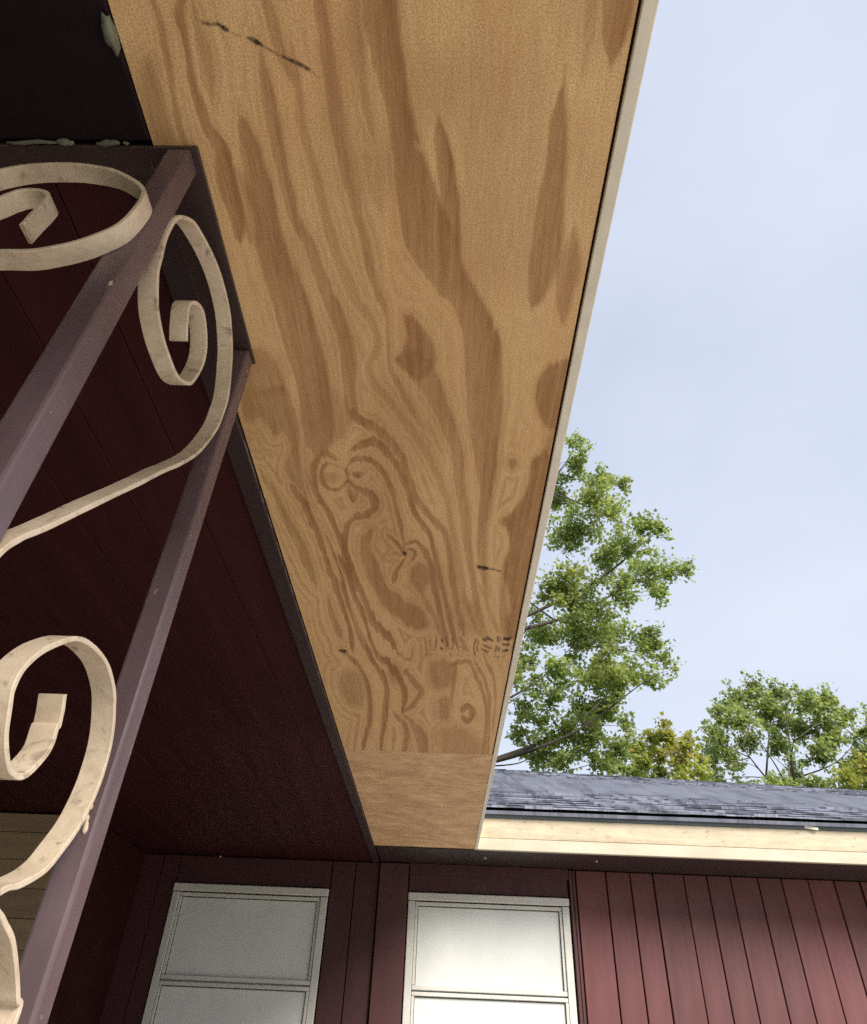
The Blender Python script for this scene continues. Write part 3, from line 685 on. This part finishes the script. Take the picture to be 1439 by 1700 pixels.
SCROLLS = [
 ([(0.5428, 0.6932), (0.5278, 0.7135), (0.5199, 0.7369), (0.5301, 0.7558), (0.5545, 0.7666), (0.5838, 0.7529), (0.5978, 0.7189), (0.5935, 0.6779), (0.5802, 0.6553), (0.5527, 0.6375), (0.5105, 0.6359), (0.4816, 0.6431), (0.4588, 0.6569), (0.4397, 0.6827), (0.4308, 0.7063), (0.4234, 0.7415), (0.4249, 0.7760), (0.4368, 0.8012), (0.4617, 0.8295), (0.5095, 0.8535), (0.5680, 0.8660), (0.6143, 0.8596), (0.6508, 0.8405), (0.6771, 0.8070), (0.6970, 0.7663), (0.7019, 0.7349), (0.6977, 0.6955), (0.6710, 0.6219), (0.6355, 0.5668), (0.6009, 0.5226), (0.5609, 0.4676), (0.5025, 0.3900), (0.4573, 0.3299), (0.4369, 0.3045), (0.4236, 0.2793), (0.4116, 0.2293), (0.4216, 0.1793), (0.4536, 0.1493), (0.4856, 0.1693)], 'x', -0.342, 0.023),
 ([(0.5788, 0.2339), (0.5845, 0.2224), (0.5901, 0.2094), (0.5851, 0.2061), (0.5872, 0.1884), (0.5801, 0.1724), (0.5647, 0.1578), (0.5496, 0.1562), (0.5350, 0.1624), (0.5217, 0.1766), (0.5123, 0.1935), (0.5061, 0.2076), (0.5087, 0.2278), (0.5233, 0.2490), (0.5454, 0.2696), (0.5690, 0.2837), (0.6031, 0.2898), (0.6371, 0.2862), (0.6656, 0.2708), (0.6799, 0.2550), (0.6942, 0.2236), (0.6958, 0.1911), (0.6902, 0.1586), (0.6714, 0.1278), (0.6520, 0.1052), (0.6215, 0.0884), (0.5945, 0.0783), (0.5245, 0.0333), (0.4645, -0.0317), (0.4295, -0.1117), (0.4345, -0.1717), (0.4745, -0.1967), (0.5045, -0.1617), (0.4945, -0.1317)], 'x', -0.342, 0.024),
 ([(0.5704, -0.0495), (0.5454, -0.0095), (0.5504, 0.0455), (0.5754, 0.0695), (0.6054, 0.0655), (0.6216, 0.0599), (0.6404, 0.0500), (0.6609, 0.0342), (0.6776, 0.0154), (0.6871, -0.0001), (0.6671, -0.1001), (0.5871, -0.2001), (0.4871, -0.3301), (0.4371, -0.4301), (0.4671, -0.5001), (0.5171, -0.4901), (0.5271, -0.4401)], 'x', -0.342, 0.024),
 ([(-0.4612, 0.6625), (-0.4591, 0.6830), (-0.4563, 0.7059), (-0.4570, 0.7238), (-0.4649, 0.7343), (-0.4790, 0.7390), (-0.4925, 0.7361), (-0.5018, 0.7282), (-0.5080, 0.7185), (-0.5343, 0.6879), (-0.5426, 0.6446), (-0.5432, 0.6271), (-0.5180, 0.6143), (-0.4920, 0.6117), (-0.4617, 0.6133), (-0.4409, 0.6132), (-0.4185, 0.6187), (-0.3958, 0.6291), (-0.3759, 0.6432), (-0.3587, 0.6671), (-0.3510, 0.6991), (-0.3505, 0.7273), (-0.3589, 0.7481), (-0.3794, 0.7692), (-0.4015, 0.7842), (-0.4318, 0.7962), (-0.4666, 0.8007), (-0.5094, 0.7972), (-0.5362, 0.7826), (-0.5728, 0.7543), (-0.6028, 0.7243), (-0.6278, 0.6643), (-0.7000, 0.5543), (-0.6200, 0.3343), (-0.4500, 0.1343), (-0.3750, 0.0143), (-0.4200, -0.0857), (-0.4800, -0.0757), (-0.4900, -0.0157)], 'y', 0.371, 0.022),
 ([(0.5428, -0.3068), (0.5278, -0.2865), (0.5199, -0.2631), (0.5301, -0.2442), (0.5545, -0.2334), (0.5838, -0.2471), (0.5978, -0.2811), (0.5935, -0.3221), (0.5802, -0.3447), (0.5527, -0.3625), (0.5105, -0.3641), (0.4816, -0.3569), (0.4588, -0.3431), (0.4397, -0.3173), (0.4308, -0.2937), (0.4234, -0.2585), (0.4249, -0.2240), (0.4368, -0.1988), (0.4617, -0.1705), (0.5095, -0.1465), (0.5680, -0.1340), (0.6143, -0.1404), (0.6508, -0.1595), (0.6771, -0.1930), (0.6970, -0.2337), (0.7019, -0.2651), (0.6977, -0.3045), (0.6710, -0.3781), (0.6355, -0.4332), (0.6009, -0.4774), (0.5609, -0.5324), (0.5025, -0.6100), (0.4573, -0.6701), (0.4369, -0.6955), (0.4236, -0.7207), (0.4116, -0.7707), (0.4216, -0.8207), (0.4536, -0.8507), (0.4856, -0.8307)], 'x', -0.342, 0.023),
 ([(-0.4612, -0.2875), (-0.4591, -0.2670), (-0.4563, -0.2441), (-0.4570, -0.2262), (-0.4649, -0.2157), (-0.4790, -0.2110), (-0.4925, -0.2139), (-0.5018, -0.2218), (-0.5080, -0.2315), (-0.5343, -0.2621), (-0.5426, -0.3054), (-0.5432, -0.3229), (-0.5180, -0.3357), (-0.4920, -0.3383), (-0.4617, -0.3367), (-0.4409, -0.3368), (-0.4185, -0.3313), (-0.3958, -0.3209), (-0.3759, -0.3068), (-0.3587, -0.2829), (-0.3510, -0.2509), (-0.3505, -0.2227), (-0.3589, -0.2019), (-0.3794, -0.1808), (-0.4015, -0.1658), (-0.4318, -0.1538), (-0.4666, -0.1493), (-0.5094, -0.1528), (-0.5362, -0.1674), (-0.5728, -0.1957), (-0.6028, -0.2257), (-0.6278, -0.2857), (-0.7000, -0.3957), (-0.6200, -0.6157), (-0.4500, -0.8157), (-0.3750, -0.9357), (-0.4200, -1.0357), (-0.4800, -1.0257), (-0.4900, -0.9657)], 'y', 0.371, 0.022)]

for pts, plane, off, wid in SCROLLS:
    o = obj('scroll', ribbon(pts, plane, off, wid, .0052), M['scroll'], col, True)
    o.data.polygons.foreach_set('use_smooth', [True] * len(o.data.polygons))
    md = o.modifiers.new('edges', 'EDGE_SPLIT'); md.split_angle = R_(38)
bm = bmesh.new(); weld(bm, (-.356, .7125, EYE + .706), .0026); weld(bm, (-.352, .7125, EYE + .158), .003); weld(bm, (-.353, .71, EYE + .175), .0026); weld(bm, (-.381, .4, EYE + .80), .004)
obj('weld_bead', bm, M['scroll'], col, True)

# ================================================================== TREES
def leaf_template():
    """five-lobed leaf, unit length, in the xy plane with the stalk at the origin"""
    P = [(0, 0), (.22, .06), (.44, .10), (.34, .30), (.52, .52), (.26, .56), (.13, .72), (0, 1.0)]
    L = [(-a, b) for a, b in P[1:-1]][::-1]
    return np.array(P + L)
LT = leaf_template(); NL = len(LT)
def leaves_mesh(name, pos, dirn, nor, size, tint, yel):
    n = len(pos)
    d = dirn / np.linalg.norm(dirn, axis=1, keepdims=True)
    s = np.cross(d, nor); s /= np.linalg.norm(s, axis=1, keepdims=True) + 1e-9
    up = np.cross(s, d)
    curl = -.16 * (LT[:, 0] ** 2 * 4 + LT[:, 1] ** 2 * .6)
    V = pos[:, None] + size[:, None, None] * (LT[None, :, 0, None] * s[:, None] + LT[None, :, 1, None] * d[:, None] + curl[None, :, None] * up[:, None])
    me = bpy.data.meshes.new(name)
    me.vertices.add(n * NL); me.vertices.foreach_set('co', V.ravel().astype('f4'))
    me.loops.add(n * NL); me.loops.foreach_set('vertex_index', np.arange(n * NL, dtype='i4'))
    me.polygons.add(n); me.polygons.foreach_set('loop_start', np.arange(0, n * NL, NL, dtype='i4'))
    me.update(calc_edges=True)
    me.attributes.new('tint', 'FLOAT', 'FACE').data.foreach_set('value', tint.astype('f4'))
    me.attributes.new('yellow', 'FLOAT', 'FACE').data.foreach_set('value', yel.astype('f4'))
    return me
def tree(name, label, base, height, clumps, leafm, leaf, density, trunk_r, seed, lean=(0, 0), spray=1.0, group='trees behind the roof'):
    r = np.random.default_rng(seed); rr = random.Random(seed)
    T = thing(name, (base[0], base[1], -.1), label, 'tree', group)
    top = Vector((base[0] + lean[0], base[1] + lean[1], height))
    def axis(z):
        t = max(0, min(1, z / height)); return Vector((base[0] + lean[0] * t * t + .25 * math.sin(3.1 * t + seed), base[1] + lean[1] * t * t + .2 * math.sin(4 * t + seed), -.1 + (height + .1) * t))
    bm = bmesh.new(); zz = [height * i / 12 for i in range(13)]
    tube(bm, [axis(z) for z in zz], [trunk_r * (1.25 if i == 0 else 1 - .93 * i / 12) for i in range(13)], 9)
    obj('trunk', bm, M['bark'], T, True)
    tw = bmesh.new(); pos, dr, nr, sz, ti, ye = [], [], [], [], [], []
    mains = []
    for ci, (c, rad, yl) in enumerate(clumps):
        c = Vector(c); hd = math.hypot(c.x - axis(c.z).x, c.y - axis(c.z).y)
        main = ci % 4 == 0
        za = max(height * .40, min(height * .93, c.z - hd * rr.uniform(.55, .95))); a = axis(za)
        if not main and mains:
            a = min((q for L in mains for q in L[len(L) // 3:]), key=lambda q: (q - c).length + max(0, q.z - c.z) * 1.5)
        mid = a.lerp(c, .55) + Vector((rr.uniform(-.2, .2), rr.uniform(-.2, .2), (-.10 * hd if main else 0) + rr.uniform(-.1, .1)))
        pts = catmull([a, mid, c], 5); r0 = max(.012, min(trunk_r * .36, (.009 if main else .0055) * (c - a).length + .008)); n = len(pts)
        if main: mains.append([Vector(q) for q in pts])
        b2 = bmesh.new(); tube(b2, pts, [r0 * (1 - .8 * i / (n - 1)) for i in range(n)], 6); obj('limb', b2, M['bark'], T, True)
        outw = (c - axis(c.z - .5 * rad)).normalized(); outw = np.array(outw) + np.array((0, 0, .45))
        nt = max(5, int(11 * spray)); total = int(density * math.pi * rad * rad / (leaf * leaf * .45)); tone = r.normal(0, .16)
        for k in range(nt):
            dv = r.normal(0, .75, 3) + outw * .75; dv[2] += .12; dv /= np.linalg.norm(dv)
            L = rad * r.uniform(.7, 1.55); st = np.array(c) + r.normal(0, .22, 3) * rad
            sag = np.array((0, 0, -.10 * L)); e = st + dv * L
            tube(tw, [st, st + dv * L * .5 + np.array((0, 0, .05 * L)), e + sag * .3], [.010 * leaf / .12, .007 * leaf / .12, .003 * leaf / .12], 4)
            m = max(3, int(total / nt)); u = r.uniform(.05, 1.05, m) ** .8
            P = st + np.outer(u, dv * L) + r.normal(0, .13 * rad + .03, (m, 3)) * np.array((1, 1, .75))
            D = dv * .7 + r.normal(0, .65, (m, 3)); D[:, 2] -= .25
            N = r.normal(0, .55, (m, 3)) + np.array((.1, -.25, .8))
            pos.append(P); dr.append(D); nr.append(N); sz.append(leaf * r.uniform(.45, 1.3, m))
            ti.append(np.clip(.5 + tone + r.normal(0, .25, m), 0, 1)); ye.append(np.clip(yl * r.uniform(.3, 1.3, m) + (r.random(m) < .02) * .6, 0, 1))
    me = leaves_mesh('crown', *[np.concatenate(q) for q in (pos, dr, nr, sz, ti, ye)])
    o = obj('crown', me, leafm, T)
    o = obj('twigs', tw, M['bark'], T); o['kind'] = 'stuff'
    return T
L_ = [((4.98, 19.55, 20.56), 0.43, 0), ((4.27, 17.71, 17.72), 0.55, 0), ((5.82, 19.58, 18.84), 0.7, 0.08), ((6.11, 18.45, 17.34), 0.3, 0), ((3.77, 18.37, 17.01), 0.81, 0), ((4.21, 16.25, 14.52), 0.74, 0.2), ((6.01, 19.6, 17.09), 0.49, 0), ((5.33, 15.33, 13.03), 0.44, 0), ((6.21, 16.41, 13.81), 0.29, 0), ((3.46, 17.21, 13.82), 0.85, 0), ((4.94, 18.73, 14.45), 0.85, 0), ((5.25, 16.17, 12.93), 0.46, 0), ((6.42, 19.1, 14.14), 0.69, 0), ((7.51, 19.63, 14.65), 0.54, 0), ((6.61, 16.02, 12.11), 0.24, 0), ((6.39, 17.93, 12.61), 0.37, 0), ((2.76, 15.34, 10.82), 0.71, 0.35), ((3.97, 17, 11.46), 0.73, 0), ((4.51, 15.49, 11.06), 0.48, 0), ((3.01, 19.51, 11.77), 0.85, 0), ((3.56, 17.22, 10.41), 0.78, 0), ((5.12, 19.48, 11.78), 0.81, 0), ((5.96, 18.76, 11.28), 0.63, 0), ((6.62, 19.11, 10.87), 0.37, 0), ((5.05, 16.06, 8.86), 0.3, 0), ((2.64, 15.63, 8.66), 0.51, 0), ((4.05, 17.94, 9.67), 0.71, 0.15), ((4.25, 16.04, 8.5), 0.33, 0), ((4.18, 18.53, 8.85), 0.61, 0), ((3.37, 17.1, 7.56), 0.61, 0), ((4.24, 17.62, 7.62), 0.44, 0), ((2.11, 19.43, 8.55), 0.38, 0), ((2.47, 17.6, 7.55), 0.5, 0), ((1.57, 15.78, 8.61), 0.39, 0), ((3.98, 16, 9.12), 0.54, 0.3), ((3.48, 17.7, 12.05), 0.55, 0), ((2.33, 17.61, 9.28), 0.37, 0), ((2.1, 18.11, 8.7), 0.4, 0), ((2.63, 17.07, 8.64), 0.41, 0), ((2.29, 18.16, 7.46), 0.42, 0), ((2.89, 17.05, 6.97), 0.39, 0), ((2.11, 18.05, 10.2), 0.49, 0), ((4.51, 18.68, 7.54), 0.39, 0), ((4.35, 16.09, 7.68), 0.23, 0), ((3.7, 16.95, 7.03), 0.39, 0), ((3, 17.51, 7.9), 0.44, 0), ((3.69, 18.32, 8.84), 0.51, 0), ((2.27, 16.42, 7.81), 0.27, 0), ((5.07, 17.74, 9.79), 0.47, 0), ((4.34, 18.05, 8.84), 0.43, 0), ((0.52, 18.19, 14.56), 0.58, 0), ((0.75, 19.59, 10.98), 0.67, 0), ((0.25, 19.52, 13.97), 0.66, 0), ((-0.53, 19.23, 9.48), 0.84, 0), ((1.1, 17.99, 11.86), 0.6, 0), ((-1.37, 17.57, 13.09), 0.74, 0), ((-0.12, 15.65, 7.09), 0.75, 0), ((-1.2, 15.24, 9.77), 0.54, 0), ((-0.24, 17.86, 12.66), 0.84, 0), ((-1.36, 17.55, 10.89), 0.87, 0), ((0.92, 16.82, 12.5), 0.85, 0), ((0.74, 17.36, 9.65), 0.66, 0), ((-0.05, 16.3, 12.07), 0.66, 0), ((-1.67, 19.9, 10.27), 0.75, 0), ((-0.72, 18.39, 7.25), 0.83, 0), ((1.17, 18.06, 9.63), 0.55, 0), ((-1.01, 17.04, 13.34), 0.88, 0), ((-1.56, 17.33, 8.06), 0.81, 0), ((-1.6, 19.87, 13.28), 0.52, 0), ((-0.02, 15.17, 6.64), 0.76, 0), ((-0.86, 17.21, 11.31), 0.61, 0), ((-0.3, 15.03, 15.05), 0.54, 0), ((0.45, 17.04, 12.19), 0.81, 0), ((-1.72, 18.6, 9.69), 0.72, 0)]
R_c = [((10.24, 24.47, 11.42), 0.45, 0), ((11.46, 25.57, 12.45), 0.52, 0), ((13.14, 27.26, 13.56), 0.61, 0), ((14.57, 28.36, 13.96), 0.69, 0), ((13.13, 23.95, 11.82), 0.53, 0), ((14.05, 24.25, 11.83), 0.54, 0), ((16.38, 27.15, 12.63), 0.5, 0), ((11.44, 27.6, 11.67), 0.69, 0), ((10.98, 24.03, 11.05), 0.66, 0), ((13.85, 27.58, 12.45), 0.8, 0), ((14.94, 27.38, 12.11), 0.79, 0), ((15.62, 26.9, 11.61), 0.68, 0), ((15.65, 25.23, 11.11), 0.45, 0), ((15.62, 25.73, 10.54), 0.55, 0), ((9.93, 25.36, 10.06), 0.45, 0), ((11.78, 27.63, 10.79), 0.63, 0), ((12.57, 25.18, 10.44), 0.58, 0), ((13.67, 25.15, 10.12), 0.58, 0), ((16.27, 28.09, 10.85), 0.59, 0), ((11.11, 28.02, 10.15), 0.48, 0), ((14.34, 28.25, 10.47), 0.49, 0), ((13.56, 27.48, 12.92), 0.56, 0), ((15.36, 24.02, 10.07), 0.55, 0), ((15.48, 24.04, 9.25), 0.54, 0), ((16.92, 26.27, 11.82), 0.52, 0), ((18.8, 27.71, 11.67), 0.62, 0), ((12.74, 27.84, 11.62), 0.55, 0), ((14.83, 26.66, 12.51), 0.59, 0), ((12.19, 28.19, 9.91), 0.58, 0), ((11.51, 24.33, 8.59), 0.58, 0), ((12.93, 24.66, 8.73), 0.59, 0), ((14.49, 25.2, 8.94), 0.6, 0)]
Y_ = [((5.83, 20.42, 8.44), 0.36, 0), ((6.38, 20.55, 8.88), 0.37, 0.1), ((6.7, 20.08, 8.81), 0.36, 0.2), ((7.37, 20.7, 8.75), 0.37, 0.15), ((5.79, 19.87, 7.86), 0.35, 0), ((6.71, 21.09, 8.56), 0.3, 0.2), ((7.37, 22.07, 9.14), 0.29, 0.75), ((7.18, 20.87, 8.29), 0.36, 0.2), ((7.69, 21.3, 8.23), 0.33, 0), ((5.67, 21.27, 8.26), 0.26, 0), ((8.21, 22.04, 8.92), 0.23, 0), ((6.62, 21.56, 8.2), 0.37, 0), ((6.09, 21.78, 8.06), 0.38, 0), ((6.83, 20.61, 7.74), 0.39, 0), ((8, 21.98, 8), 0.38, 0)]
F_c = [((11.28, 19.37, 7.54), 0.3, 0.1), ((12.11, 19.82, 7.95), 0.34, 0.2), ((12.99, 20.47, 8.27), 0.39, 0), ((12.84, 19.67, 7.85), 0.37, 0), ((12.63, 20.77, 7.82), 0.39, 0), ((13.57, 20.72, 7.84), 0.44, 0)]
tree('maple_tree', 'tall loose green tree with ragged crown beside the cream porch fascia', (.5, 17.6), 17.6, L_, M['leaf'], .11, 4.0, .2, 3, (3.2, -.3))
tree('maple_tree', 'rounded pale green tree with dark forked trunk above the roof', (12.3, 26.0), 13.2, R_c, M['leaf2'], .15, 4.8, .17, 5, (1.2, 0), 1.2)
tree('small_tree', 'low yellowing tree with an orange patch between the two green trees', (6.5, 21.0), 7.6, Y_, M['leaf3'], .13, 5.2, .11, 8, (.3, 0), 1.1)
tree('small_tree', 'low yellow-green tree to the right of the rounded pale green tree', (12.4, 20.0), 6.9, F_c, M['leaf3'], .13, 5.2, .11, 9, (.3, 0), 1.1)
